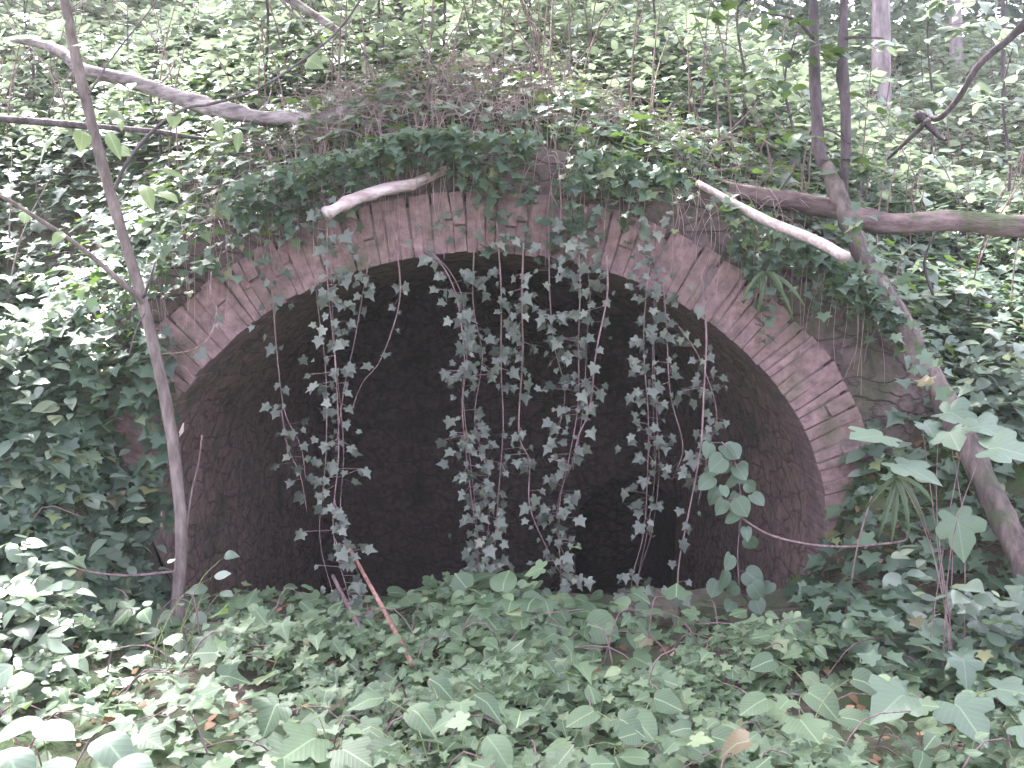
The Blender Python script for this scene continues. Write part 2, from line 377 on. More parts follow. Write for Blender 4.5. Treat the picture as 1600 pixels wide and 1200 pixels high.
# spandrel wall: between the ring and the line of the bank
NT, NR = 90, 10; vv = []; ff = []
for i in range(NT):
    t = -.12 + (pi+.24)*i/(NT-1)
    p0 = ell(min(max(t, 0), pi), RING-.03)
    if t < 0 or t > pi: p0[1] += (t if t < 0 else pi-t)*5
    if abs(p0[0]-XC) < 1.62 and 0 < t < pi:
        top = float(hill(np.array(p0[0]), np.array(FACE+.07)))+.015
    nx, nz = (cos(t), max(sin(t), .25))
    for j in range(NR):
        s = j/(NR-1)
        q = p0 + np.array([nx, nz])*s*.34
        lim = float(hill(np.array(q[0]), np.array(FACE+.07)))+.02
        z = min(q[1], lim) if p0[1] < lim else p0[1]
        vv.append((q[0], FACE+.0+.02*float(fbm(q[0]*7, q[1]*7, 61)), z))
for i in range(NT-1):
    for j in range(NR-1): a = i*NR+j; ff.append((a, a+1, a+NR+1, a+NR))
mesh_obj("spandrel_wall", vv, ff, WALL, portal, smooth=True)
# barrel vault running back into the bank
NU, NV = 70, 60; vv = []; ff = []
for j in range(NV):
    y = FACE+.26 + 4.0*j/(NV-1)
    for i in range(NU):
        s = i/(NU-1)
        if s < .15: x, z = AA, ZS - 2.6*(1-s/.15)
        elif s > .85: x, z = -AA, ZS - 2.6*(s-.85)/.15
        else:
            t = (s-.15)/.7*pi; x, z = AA*cos(t), BB*sin(t)+ZS
        n = .02*float(fbm(y*5+x, (z+x)*5, 77)); k = 1+.012+n
        vv.append((XC+x*k, y, ZS+(z-ZS)*k if z > ZS else z))
for j in range(NV-1):
    for i in range(NU-1): a = j*NU+i; ff.append((a, a+1, a+NU+1, a+NU))
mesh_obj("vault", vv, ff, VAULT, portal)
HX, HZ, HR, YE = .93, -.62, .42, FACE+4.22
vv = []; ff = []; NA = 48                                         # end wall with a low arched hole
def hole(i):
    t = -pi/2 + 2*pi*i/NA
    return HX+HR*cos(t), (HZ+HR*sin(t) if sin(t) > 0 else HZ-.9*abs(sin(t))**.3)
for i in range(NA):
    hx, hz = hole(i); a = math.atan2(hz-HZ, hx-HX)
    for j in range(9):
        k = j/8; ex, ez = HX+3.4*cos(a), HZ+3.4*sin(a); q = k**1.5
        x, z = hx*(1-q)+ex*q, hz*(1-q)+ez*q
        vv.append((x, YE+(.02*float(fbm(x*5, z*5, 81)) if j else 0), z))
for i in range(NA):
    for j in range(8): a = i*9+j; b = ((i+1) % NA)*9+j; ff.append((a, b, b+1, a+1))
b0 = len(vv)
for i in range(NA):
    hx, hz = hole(i); vv += [(hx, YE, hz), (hx, YE+2.5, hz)]
for i in range(NA): a = b0+i*2; b = b0+((i+1) % NA)*2; ff.append((a, b, b+1, a+1))
ff.append(tuple(b0+i*2+1 for i in range(NA)))
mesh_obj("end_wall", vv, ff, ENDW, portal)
bm = bmesh.new(); xs = [.16, .44, .66, .95, 1.16]                  # low ledge of stones along the sill
for a, b in zip(xs, xs[1:]):
    y0 = 4.20+R2.uniform(-.015, .015); z1 = .055+R2.uniform(-.012, .012); vs = [bm.verts.new(q) for q in ((a+.004, y0, -.2), (b-.004, y0, -.2), (b-.004, y0, z1), (a+.004, y0, z1+.006), (a+.004, 4.46, -.2), (b-.004, 4.46, -.2), (b-.004, 4.46, z1), (a+.004, 4.46, z1+.004))]
    for q in ((0, 1, 2, 3), (7, 6, 5, 4), (0, 4, 5, 1), (1, 5, 6, 2), (2, 6, 7, 3), (3, 7, 4, 0)): bm.faces.new([vs[k] for k in q])
bmesh.ops.bevel(bm, geom=bm.edges[:], offset=.015, segments=3, affect='EDGES')
bmesh.ops.subdivide_edges(bm, edges=[e for e in bm.edges if e.calc_length() > .05], cuts=3, use_grid_fill=True)
for q in bm.verts: q.co.z += .018*float(fbm(q.co.x*8, q.co.y*8, 12)); q.co.y += .018*float(fbm(q.co.x*8, q.co.z*8, 13))
bmesh.ops.recalc_face_normals(bm, faces=bm.faces[:]); bm.verts.index_update()
mesh_obj("sill", np.array([q.co[:] for q in bm.verts]), [tuple(q.index for q in p.verts) for p in bm.faces], SILLM, portal); bm.free()
vv = []; ff = []
for j in range(40):
    for i in range(30):
        x = XC - 1.6+3.2*i/29; y = FACE+.02+7.6*(j/39)**1.3
        d = y-FACE
        vv.append((x, y, float(ground_z(np.array(x), np.array(FACE-.01)))*max(0, 1-d*2) - .03 - .30*d + .03*float(fbm(x*5, y*5, 31)) if d < 4.5 else -1.95))
for j in range(39):
    for i in range(29): a = j*30+i; ff.append((a, a+1, a+31, a+30))
mesh_obj("earth_floor", vv, ff, EARTH, portal, smooth=True)

# ------------------------------------------------------------------ ground cover (stuff)
def scatter(n, x0, x1, y0, y1, rng=RNG):
    x = rng.uniform(x0, x1, n); y = rng.uniform(y0, y1, n); return x, y
def on_ground(x, y, lift): return np.stack([x, y, ground_z(x, y)+lift], 1)
def gnormal(x, y, e=.05):
    zx = (ground_z(x+e, y)-ground_z(x-e, y))/(2*e); zy = (ground_z(x, y+e)-ground_z(x, y-e))/(2*e)
    zx = np.clip(zx, -1.5, 1.5); zy = np.clip(zy, -1.5, 1.5)
    return unit(np.stack([-zx, -zy, np.ones_like(zx)], 1))
def keep_clumps(x, y, freq, thr, seed, soft=.35):
    return fbm(x*freq, y*freq, seed, 2) + RNG.uniform(-soft, soft, len(x)) > thr
def tips(n): a = RNG.uniform(0, 2*pi, n); return np.stack([np.cos(a), np.sin(a)-.45, np.full(n, -.25)], 1)
def not_portal(x, y): return ~((np.abs(x-XC) < 1.6) & (y > FACE-.08) & (y < FACE+.12))

# ivy on the bank and the mound
lb = LB()
x, y = scatter(40000, -4.2, 4.4, 4.40, 8.2); k = keep_clumps(x, y, 1.6, -.45, 5) & not_portal(x, y) & (np.abs(x) < .56*y); x, y = x[k], y[k]; n = len(x)
lift = RNG.uniform(.01, .15, n)*(1+.5*fbm(x*2, y*2, 8, 2))
lb.add(on_ground(x, y, lift), unit(gnormal(x, y)*.5+rdir(n, (0, -.12, 1), .28)), tips(n), np.clip(RNG.lognormal(-2.95, .3, n), .025, .095), T_IVY)
x, y = scatter(11000, -4.2, 4.4, 3.2, 5.2); sd_ = (np.abs(x-XC) > 1.5) | ((x > 1.06) & (y < 4.36)); k = sd_ & (np.abs(x) < .6*y) & keep_clumps(x, y, 1.8, -.35, 15); x, y = x[k], y[k]; n = len(x)
lb.add(on_ground(x, y, RNG.uniform(.01, .2, n)), unit(gnormal(x, y)*.5+rdir(n, (0, -.15, .8), .3)), tips(n), RNG.uniform(.05, .09, n), T_IVY)
n = 900; x = RNG.uniform(-1.98, -1.33, n); z = RNG.uniform(.35, 1.15, n); k = fbm(x*4, z*4, 66, 2) > -.25; x, z = x[k], z[k]; n = len(x)
lb.add(np.stack([x, FACE-.10-RNG.uniform(0, .2, n), z], 1), unit(rdir(n, (0, -.35, .85), .33)), unit(rdir(n, (0, -.6, -.6), .6)), RNG.uniform(.045, .08, n), T_IVY)
x, y = scatter(2600, -2.1, -1.30, 3.65, 4.37); n = len(x)
lb.add(on_ground(x, y, RNG.uniform(.0, .06, n))-np.array([0, .05, 0]), unit(gnormal(x, y)*.6+rdir(n, (0, -.2, .8), .35)), tips(n), np.clip(RNG.lognormal(-2.95, .3, n), .025, .09), T_IVY)
tag(lb.build("ivy_cover", IVY), "ivy carpeting the earth bank above and beside the stone arch", "ivy", kind="stuff")
lb = LB()
for (x0, x1, y0, y1, n0, hmax) in ((-2.9, -1.36, 3.0, 4.9, 5200, .38), (1.36, 2.7, 3.3, 4.9, 3400, .26)):
    x, y = scatter(n0, x0, x1, y0, y1); k = keep_clumps(x, y, 3.2, -.1, 35); x, y = x[k], y[k]; n = len(x)
    ok = not_portal(x, y); x, y = x[ok], y[ok]; n = len(x)
    lb.add(on_ground(x, y, RNG.uniform(.01, 1, n)**1.5*hmax*(1+.6*fbm(x*3, y*3, 36, 2))), unit(rdir(n, (0, -.15, 1), .26)), tips(n), np.clip(RNG.lognormal(-2.8, .3, n), .03, .1), T_OVAL)
tag(lb.build("bank_foliage", HILL_LEAF), "pale leafy sprays growing on the banks left and right of the arch", "foliage", kind="stuff")
# mat of ivy draped over the top of the arch
lb = LB(); n = 3700
xx = RNG.uniform(-1.9, 1.62, n); top = hill(xx, np.full(n, FACE+.1))
rag = np.clip(.17+.17*fbm(xx*3.1, xx*0, 17, 2)+.05*fbm(xx*11, xx*0, 19, 1), .04, .5)+.10*np.exp(-((xx-.1)/.55)**2)+.20*np.exp(-((xx+1.15)/.35)**2)+.13*np.exp(-((xx-1.15)/.3)**2)
dep = np.abs(RNG.normal(0, .55, n))*rag
k = (dep < .5) & keep_clumps(xx, dep*1.0, 7, -.5, 71); xx, top, dep = xx[k], top[k], dep[k]; n = len(xx)
yy = FACE-.07-RNG.uniform(0, .16, n)*np.exp(-dep*2)
lb.add(np.stack([xx, yy, top+.05-dep], 1), unit(rdir(n, (0, -.4, .8), .38)), unit(rdir(n, (0, -.6, -.7), .6)), RNG.uniform(.026, .06, n), T_IVY)
tag(lb.build("ivy_mat", IVY), "dark ivy hanging in a ragged fringe over the crown of the arch", "ivy", kind="stuff")
# low plants in front: species keep to their own patches
lb = LB()
def fore(n, sp, sizes, tmpl, h, seed, thr, tilt=.24):
    x, y = scatter(n, -2.3, 2.5, 1.9, 4.38); k = (fbm(x*1.9, y*1.9, seed, 3)+RNG.uniform(-.25, .25, n) > thr) & (np.abs(x) < .58*y+.1); x, y = x[k], y[k]
    d = (sstep(4.38, 3.5, y)*.75+.25)*np.where((x > .28) & (x < 1.2) & (y > 3.6), .28, 1); k = RNG.uniform(0, 1, len(x)) < d; x, y = x[k], y[k]; n = len(x)
    heap = np.clip(.55+.75*fbm(x*2.6, y*2.6, seed+3, 2), .05, 1.6)
    lift = h*heap*RNG.uniform(.1, 1, n)*(1-.65*sstep(3.3, 4.1, y))
    lb.add(on_ground(x, y, lift), unit(rdir(n, (-.08, -.30, 1), tilt)), tips(n), np.clip(RNG.lognormal(sizes, .34, n), .018, .12), tmpl)
fore(26000, 0, -3.3, T_IVY, .17, 25, -.20)
fore(2600, 0, -2.95, T_IVY, .26, 26, .1)
fore(5200, 0, -3.25, T_OVAL, .28, 27, .05)
fore(2200, 0, -2.95, T_ROUND, .30, 45, .20)
fore(1000, 0, -2.95, T_MAPLE, .34, 46, .15)
a = RNG.normal(0, 1, (420, 2)); x = .03+.24*a[:, 0]; y = 4.05+.12*a[:, 1]; k = y < 4.36; x, y = x[k], y[k]; n = len(x)
lb.add(on_ground(x, y, RNG.uniform(.0, .10, n)), unit(rdir(n, (0, -.35, 1), .3)), tips(n), np.clip(RNG.lognormal(-2.95, .35, n), .025, .1), T_ROUND)
tag(lb.build("ground_cover", FORE), "low ivy and woodland plants covering the ground before the arch", "ground cover", kind="stuff")
mb = MB(); R5 = random.Random(8)
for i in range(170):
    y = R5.uniform(2.3, 3.85); x = R5.uniform(-.5, .5)*y; z = float(ground_z(np.array(x), np.array(y)))
    a = R5.uniform(-pi, pi); l = R5.uniform(.08, .35); h = R5.uniform(.02, .18)
    mb.tube([(x, y, z), (x+cos(a)*l*.4, y+sin(a)*l*.3, z+h), (x+cos(a)*l, y+sin(a)*l*.6, z+h*R5.uniform(.5, 1.2))], [.003, .0025, .0014], seg=4, sub=3, cap=False)
for i in range(420):
    y = R5.uniform(5.0, 10.5); x = R5.uniform(-.5, .5)*y; z = float(ground_z(np.array(x), np.array(y))); h = R5.uniform(.25, 1.0)
    a = R5.gauss(0, .28); b = R5.gauss(0, .2)
    mb.tube([(x, y, z), (x+a*h*.4, y+b*h*.4, z+h*.55), (x+a*h*1.3, y+b*h, z+h)], [.0045, .0035, .0015], seg=4, sub=3, cap=False)
tag(mb.build("dry_stalks", B_VINE), "thin brown stems and twigs among the low plants before the arch and up the slope", "stalks", kind="stuff")
# undergrowth on the hill behind
lb = LB()
x, y = scatter(92000, -6.5, 7.5, 5.6, 15.); k = (np.abs(x) < .53*y+.2) & keep_clumps(x, y, .9, -.9, 55); x, y = x[k], y[k]
k = RNG.uniform(0, 1, len(x)) < np.clip(8.5/y, .35, 1); x, y = x[k], y[k]; n = len(x)
lift = RNG.uniform(.02, .38, n)*(1+.8*fbm(x*1.3, y*1.3, 58, 2))
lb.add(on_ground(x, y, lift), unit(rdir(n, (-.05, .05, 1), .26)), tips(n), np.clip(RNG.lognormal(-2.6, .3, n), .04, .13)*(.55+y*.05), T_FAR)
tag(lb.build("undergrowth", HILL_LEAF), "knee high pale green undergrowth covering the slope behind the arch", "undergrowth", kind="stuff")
# the far wood
lb = LB(); cl = 1300
cx = RNG.uniform(-11, 13, cl); cy = RNG.uniform(11.5, 26, cl); cz = ground_z(cx, cy)+RNG.uniform(.1, 1, cl)*8.5; cr = RNG.uniform(.5, 1.3, cl)
k = (np.abs(cx) < .56*cy); cx, cy, cz, cr = cx[k], cy[k], cz[k], cr[k]
bx_ = RNG.uniform(-16, 18, 420); by_ = RNG.uniform(25, 31, 420); k = np.abs(bx_) < .58*by_; bx_, by_ = bx_[k], by_[k]
cx = np.concatenate([cx, bx_]); cy = np.concatenate([cy, by_]); cz = np.concatenate([cz, ground_z(bx_, by_)+RNG.uniform(-.5, 9, len(bx_))]); cr = np.concatenate([cr, RNG.uniform(1.2, 2, len(bx_))])
m_ = 62; n = len(cx)*m_; idx = np.repeat(np.arange(len(cx)), m_)
off = RNG.normal(0, .5, (n, 3))*cr[idx][:, None]*np.array([1.3, 1, .55])
pos = np.stack([cx[idx], cy[idx], cz[idx]], 1)+off
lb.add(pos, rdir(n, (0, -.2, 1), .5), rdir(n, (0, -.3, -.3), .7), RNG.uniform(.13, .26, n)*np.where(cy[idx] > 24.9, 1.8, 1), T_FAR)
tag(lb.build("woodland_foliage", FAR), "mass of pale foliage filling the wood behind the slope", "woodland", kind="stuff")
# leaf litter
lb = LB(); x, y = scatter(1500, -2.4, 2.4, 2., 4.6); n = len(x)
k = not_portal(x, y); x, y = x[k], y[k]; n = len(x)
lb.add(on_ground(x, y, RNG.uniform(.003, .02, n)), rdir(n, (0, 0, 1), .35), rdir(n, (0, -.2, 0), 1.), RNG.uniform(.02, .045, n), T_OVAL)
tag(lb.build("leaf_litter", DEAD), "brown dead leaves lying on the earth under the ground cover", "leaf litter", kind="stuff")
# dry stalks on the mound
mb = MB(); R3 = random.Random(3)
for i in range(1000):
    px = R3.gauss(590, 120) if i < 520 else R3.gauss(880, 260); py = 0
    x = (px-800)/FPX*4.9; y = R3.uniform(4.55, 5.3); z = float(ground_z(np.array(x), np.array(y)))
    h = R3.uniform(.08, .26); a = R3.uniform(-pi, pi); b = R3.uniform(.05, .22)
    p0 = np.array([x, y, z]); p1 = p0+np.array([cos(a)*b*.4, sin(a)*b*.2, h*.8]); p2 = p0+np.array([cos(a)*b*1.2, sin(a)*b*.5-.05, h*R3.uniform(.5, 1.05)])
    mb.tube([p0, p1, p2], [.0022, .0018, .001], seg=3, sub=3, cap=False)
for i in range(170):
    x = R3.uniform(-1.5, 1.4); z = float(hill(np.array(x), np.array(FACE+.1)))+R3.uniform(-.05, .08); l = R3.uniform(.12, .42)
    p0 = np.array([x, FACE-.02, z]); d = R3.gauss(0, .04)
    mb.tube([p0, p0+np.array([d, -R3.uniform(.07, .15), -.03]), p0+np.array([d*1.6, -R3.uniform(.08, .13), -l*.6]), p0+np.array([d*1.4+R3.gauss(0, .02), -.09, -l])], [.0018, .0016, .0012, .0008], seg=3, sub=3, cap=False)
tag(mb.build("dry_grass", B_STALK), "thin dry pinkish stalks standing in the ivy above the arch", "dry grass", kind="stuff")

# ------------------------------------------------------------------ climbing ivy strands
def poly(pts, Y, dY=None):
    """pixel path -> points; Y one distance or (start, end)"""
    n = len(pts); y0, y1 = Y if isinstance(Y, tuple) else (Y, Y)
    return np.array([P(a, b, y0+(y1-y0)*i/max(n-1, 1)) for i, (a, b) in enumerate(pts)])
def along(pts, s):
    d = np.concatenate([[0], np.cumsum(np.linalg.norm(np.diff(pts, axis=0), axis=1))]); q = s*d[-1]
    return np.stack([np.interp(q, d, pts[:, k]) for k in range(3)], 1), d[-1]
VG = "ivy strands hanging across the arch"
def vine(label, path, Y, per_m, spread=.035, size=(.020, .056), r=.0030, skip=.0, tmpl=T_IVY, mat=IVY_HANG, cat="ivy vine", name="ivy_vine", group=VG, extra=0, smat=None):
    pts = poly(path, Y); pts[1:-1] += RNG.normal(0, .013, (len(pts)-2, 3)) if len(pts) > 2 else 0
    o = empty(name, tuple(pts[0]), label, cat, group)
    mb = MB(); mb.tube(pts, np.linspace(r, r*.55, len(pts)), seg=5, sub=6, wob=.15)
    for e in range(extra):
        q = pts + np.array([RNG.uniform(-.03, .03), RNG.uniform(-.02, .03), 0]) + np.cumsum(RNG.normal(0, .012, pts.shape), axis=0)
        q[0] = pts[0]; mb.tube(q, np.linspace(r*.7, r*.4, len(q)), seg=4, sub=6)
    lb = LB(); _, L = along(pts, np.array([0.])); n = max(3, int(L*per_m*1.5))
    s = np.sort(RNG.uniform(skip, 1, n)); s = s[(vnoise(s*L*7, s*0+RNG.uniform(0, 90), 4) > (-.55 if per_m < 55 else -.8))]; n = len(s)
    p, _ = along(pts, s)
    off = np.stack([RNG.normal(0, spread, n), RNG.uniform(-.05, .03, n), RNG.normal(0, .015, n)], 1)
    q = p+off
    for a, b in zip(p[::2], q[::2]): mb.tube([a, b], .0014, seg=3, sub=1, cap=False)
    side = np.stack([np.sign(off[:, 0])*.5, np.full(n, -.2), np.full(n, -.75)], 1)
    lb.add(q, unit(np.stack([RNG.normal(0, .55, n), np.full(n, -.8), RNG.normal(.38, .4, n)], 1)), unit(side+RNG.normal(0, .35, (n, 3))), RNG.uniform(*size, n), tmpl)
    mb.build("stem", smat or B_VINE, o); lb.build("leaves", mat, o); return o
D = 4.27
vine("thick leafy ivy strand nearest the sapling, reaching the ground by the reddish cane", [(492, 300), (500, 335), (512, 430), (522, 560), (522, 700), (522, 820), (538, 930), (555, 1010)], (4.30, 3.8), 62, .045, extra=2)
vine("thin ivy strand slanting from the arch edge into the thick leafy strand", [(578, 400), (570, 450), (552, 530), (536, 600), (526, 690)], D, 26, .03)
vine("almost leafless ivy strand bending left in the dark left half of the opening", [(612, 345), (620, 430), (617, 490), (592, 560), (570, 610), (548, 645)], D, 9, .03)
vine("sparse ivy strand hanging in front of the brown left vault wall", [(418, 400), (428, 470), (432, 560), (440, 640), (462, 700), (478, 750)], 4.3, 24, .035)
vine("leftmost ivy strand of the middle curtain, bending at its pale bare top", [(676, 395), (690, 430), (716, 480), (722, 560), (728, 640), (735, 760), (742, 850), (746, 900)], D, 58, .04, extra=1)
vine("ivy strand just behind the bent pale topped one, leafy down to the leaf heap", [(742, 360), (748, 470), (750, 560), (744, 660), (752, 760), (757, 890)], 4.33, 44, .04)
vine("straight ivy strand in the middle curtain with a gap of bare stem below", [(776, 345), (778, 450), (784, 560), (792, 650), (786, 690), (776, 800), (770, 905)], 4.30, 36, .035)
vine("ivy strand swinging right near its foot at the middle of the opening", [(818, 380), (822, 470), (820, 570), (812, 680), (816, 730), (838, 790), (862, 850), (878, 900)], D, 30, .03, r=.004)
vine("short ivy strand ending half way down the opening with a pale yellowish leaf", [(858, 350), (862, 450), (868, 540), (872, 620), (868, 690)], 4.3, 28, .035)
vine("densest right strand of the middle curtain, ending in the leaf heap", [(902, 355), (905, 450), (908, 540), (902, 640), (890, 720), (880, 800), (882, 880), (880, 925)], D, 60, .042, extra=1)
vine("bare reddish ivy strand joining the densest middle strand from the right", [(948, 400), (944, 470), (936, 550), (924, 630), (910, 690), (895, 735)], 4.24, 20, .035, r=.004)
vine("bushy ivy strand hanging right of the black gap, down to the stone sill", [(1024, 350), (1016, 440), (1008, 540), (1012, 650), (1006, 740), (1000, 830), (990, 900), (985, 955)], D, 66, .04, extra=2)
vine("thin ivy strand between the bushy one and the long bare one", [(1036, 440), (1044, 520), (1050, 610), (1060, 690), (1050, 750)], D, 22, .035)
vine("long bare ivy strand that reaches the ground right of the black gap", [(1096, 430), (1100, 520), (1100, 600), (1092, 700), (1076, 800), (1060, 880), (1048, 960), (1035, 1040)], (4.25, 4.05), 13, .03, r=.004)
vine("leafy ivy strand close to the right edge of the dark opening", [(1060, 510), (1090, 560), (1110, 640), (1112, 700), (1090, 790)], 4.31, 40, .04)
vine("short ivy strand over the arch stones left of the centre", [(688, 330), (690, 370), (694, 405)], 4.30, 30, .05)
vine("small ivy spray on the stones above the right part of the arch", [(860, 300), (880, 345), (905, 380), (930, 400)], 4.30, 30, .05)
vine("faint ivy strand low over the left springing of the arch", [(440, 640), (455, 690), (470, 740), (480, 800)], 4.36, 26, .05)
vine("hanging bramble spray with rounded leaves before the right vault wall", [(1128, 690), (1150, 730), (1158, 790), (1152, 850), (1150, 900), (1158, 945)], 4.1, 34, .045, (.05, .085), tmpl=T_ROUND, mat=SYC, cat="bramble", name="bramble_spray", group=None)
vine("slack ivy stem looping over the left arch stones behind the sapling", [(330, 425), (331, 470), (336, 500), (326, 525), (300, 548), (255, 553)], (4.2, 3.95), 5, .02, r=.004)
# bare hanging stems
def bare(name, label, cat, path, Y, r, mat, group=None, wob=.12, seg=6, forks=(), fork_name="twig", noise_=.006):
    pts = poly(path, Y)
    if len(pts) > 2: pts[1:-1] += RNG.normal(0, noise_, (len(pts)-2, 3))
    rad = np.interp(np.linspace(0, 1, len(pts)), np.linspace(0, 1, len(r)), r)
    mb = MB().tube(pts, rad, seg=seg, sub=5, wob=wob, seed=len(path)+int(path[0][0]))
    if not forks:
        return tag(mb.build(name, mat), label, cat, group)
    o = empty(name, tuple(pts[0]), label, cat, group); mb.build("stem" if cat != "log" else "trunk", mat, o)
    for fp, fy, fr in forks:
        q = poly(fp, fy); MB().tube(q, np.linspace(fr, fr*.5, len(q)), seg=5, sub=5, wob=.1).build(fork_name, mat, o)
    return o
bare("vine_stem", "curved bare stem sagging across the right abutment", "vine", [(1132, 790), (1200, 830), (1260, 852), (1320, 858), (1380, 850), (1412, 843), (1418, 832)], (4.1, 3.9), [.005, .004], B_VINE)
bare("vine_stem", "thin upright stem crossing the curved sagging stem on the right", "vine", [(1362, 775), (1342, 850), (1325, 930), (1310, 1000), (1300, 1045)], (4.0, 3.85), [.003, .0035], B_VINE)
bare("vine_stem", "thin brown stem beside the sapling trunk at the left vault edge", "vine", [(316, 680), (308, 730), (297, 780), (292, 830)], 4.1, [.004, .004], B_VINE)
bare("vine_stem", "low horizontal twig running from the foot of the sapling to the left", "vine", [(90, 878), (140, 892), (200, 897), (272, 893)], (3.7, 3.86), [.003, .005], B_VINE)
bare("dead_cane", "straight reddish dead cane leaning below the thick ivy strand", "cane", [(540, 845), (575, 910), (610, 975), (645, 1040)], (4.1, 3.4), [.007, .009], B_RED)
bare("dead_cane", "greyer dead cane leaning at the foot of the thick ivy strand", "cane", [(520, 900), (555, 965), (595, 1040)], (4.05, 3.45), [.008, .009], B_VINE)

# ------------------------------------------------------------------ logs and dead wood
bare("fallen_log", "pale topped fallen log lying on the slope behind the left sapling", "log", [(18, 62), (60, 68), (100, 84), (128, 104), (200, 126), (290, 158), (350, 172), (420, 184), (500, 184), (545, 174)], (5.25, 4.84), [.012, .026, .033, .036, .034, .026], B_LOG, wob=.24, seg=12, forks=[([(240, 140), (262, 118), (275, 92)], 5.15, .007), ([(400, 178), (418, 160), (424, 140)], 5.02, .006)])
bare("fallen_log", "thin dark fallen log at the left edge below the pale topped log", "log", [(-60, 178), (0, 182), (60, 189), (140, 196), (240, 205), (300, 212), (372, 222)], (5.0, 5.2), [.013, .017, .012, .006], B_DARK, wob=.14, seg=9)
bare("fallen_log", "long mossy fallen trunk lying behind the leaning tree on the right", "log", [(1095, 282), (1200, 304), (1310, 328), (1380, 344), (1480, 347), (1600, 352), (1700, 356)], (4.75, 4.7), [.03, .042, .046, .046, .05], B_MOSS, wob=.24, seg=12, forks=[([(1215, 300), (1238, 270), (1248, 240)], 4.72, .007), ([(1430, 338), (1424, 300), (1440, 262)], 4.7, .006)])
bare("broken_branch", "thick pale broken branch resting on the ivy above the arch, left of its crown", "branch", [(510, 336), (560, 313), (620, 292), (660, 279), (700, 264)], (4.12, 4.4), [.027, .026, .022, .018], B_PALE, wob=.26, seg=10)
bare("bare_pole", "peeled pale pole sticking out over the right shoulder of the arch", "pole", [(1090, 286), (1150, 318), (1210, 350), (1270, 380), (1322, 402)], (4.42, 3.85), [.014, .02, .021], B_PALE, wob=.08, seg=9,
     )
bare("dead_branch", "forked dead branch with a pale broken foot reaching in at the top right", "branch", [(1640, -10), (1585, 50), (1530, 105), (1495, 150), (1465, 185), (1440, 176)], (4.9, 5.3), [.018, .016, .014, .012], B_DARK, wob=.15, seg=8,
     forks=[([(1660, 10), (1600, 45), (1545, 82), (1510, 118)], (4.9, 5.1), .014), ([(1432, 176), (1450, 195), (1468, 213), (1478, 218)], (5.25, 5.15), .02), ([(1452, 186), (1425, 212), (1400, 236), (1385, 250)], (5.2, 5.4), .014)])
bare("dead_branch", "slanting dead branch with a pale side at the top edge, left of centre", "branch", [(425, -30), (455, 0), (498, 28), (540, 56)], (6.2, 6.0), [.026, .02], B_LOG, wob=.15, seg=8, forks=[([(432, -10), (455, 18), (470, 30)], (6.1, 6.1), .01)])
bare("dead_branch", "dead branch lying in the undergrowth above the arch, right of its crown", "branch", [(880, 108), (940, 92), (1000, 62), (1050, 40)], (6.6, 7.0), [.016, .014, .01], B_LOG, wob=.15, seg=7)
bare("dead_branch", "lower of two parallel sticks in the undergrowth above the arch crown", "branch", [(920, 126), (970, 108), (1010, 96)], (6.4, 6.6), [.010, .008], B_PALE, wob=.15, seg=7)
bare("twig", "bent dark twig rising from the crown of the mound", "twig", [(812, 226), (826, 198), (832, 150), (829, 72)], 4.9, [.005, .003], B_DARK, forks=[([(832, 202), (808, 186), (780, 150), (768, 140)], (4.9, 5.), .003)])
bare("twig", "dark twig slanting up left of the bent twig on the mound", "twig", [(745, 182), (765, 155), (798, 104)], 4.9, [.004, .003], B_DARK)
bare("twig", "long dark twig leaning towards the pale trunk above the arch", "twig", [(718, 178), (700, 140), (672, 95), (648, 52)], 5.1, [.005, .003], B_DARK)
bare("twig", "slanting twigs on the bank above the peeled pole", "twig", [(1106, 246), (1130, 215), (1165, 180), (1185, 158)], 4.7, [.004, .003], B_VINE, forks=[([(1130, 215), (1160, 205), (1195, 185)], 4.7, .003)])

# ------------------------------------------------------------------ trees
def leaf_spray(lb, pts, n, size, tmpl, spread=.08, up=(0, -.15, 1)):
    s = RNG.uniform(.15, 1, n); p, _ = along(np.asarray(pts), s)
    p = p + RNG.normal(0, spread, (n, 3))*np.array([1, 1, .35])
    lb.add(p, rdir(n, up, .3), rdir(n, (0, -.2, -.25), .7), RNG.uniform(*size, n), tmpl)
sap = empty("sapling", tuple(P(276, 965, 3.86)), "slender sapling with grey trunk standing before the left end of the arch", "sapling")
tp = poly([(60, -190), (82, -90), (101, 0), (121, 100), (150, 220), (181, 330), (214, 440), (240, 540), (263, 650), (278, 760), (284, 850), (279, 920), (276, 985)], (4.1, 3.86))
MB().tube(tp, np.linspace(.017, .0235, len(tp))*np.array([.8]+[1]*(len(tp)-2)+[1.25]), seg=12, sub=6, wob=.10, seed=4).build("trunk", B_SAP, sap)
for path, yy, r in (([(180, 296), (192, 262), (215, 225), (255, 190), (292, 168), (335, 163), (400, 138), (470, 92), (530, 40), (575, -20)], (3.96, 3.8), .0075),
                    ([(139, 148), (160, 112), (185, 80), (235, 12), (255, -20)], (4.0, 4.2), .004),
                    ([(224, 472), (190, 440), (130, 388), (60, 340), (0, 308), (-70, 280)], (3.93, 3.7), .011),
                    ([(74, 346), (60, 308), (58, 272)], (3.75, 3.75), .0035),
                    ([(131, 158), (110, 135), (88, 110)], (4.0, 4.0), .003),
                    ([(224, 465), (232, 435), (244, 405)], (3.92, 3.85), .006),
                    ([(226, 490), (212, 520), (200, 560)], (3.92, 3.85), .003)):
    q = poly(path, yy); q[1:] += RNG.normal(0, .004, (len(q)-1, 3)); MB().tube(q, np.linspace(r, r*.45, len(q)), seg=7, sub=5, wob=.12).build("branch", B_SAP if r > .01 else B_DARK, sap)
lb = LB()
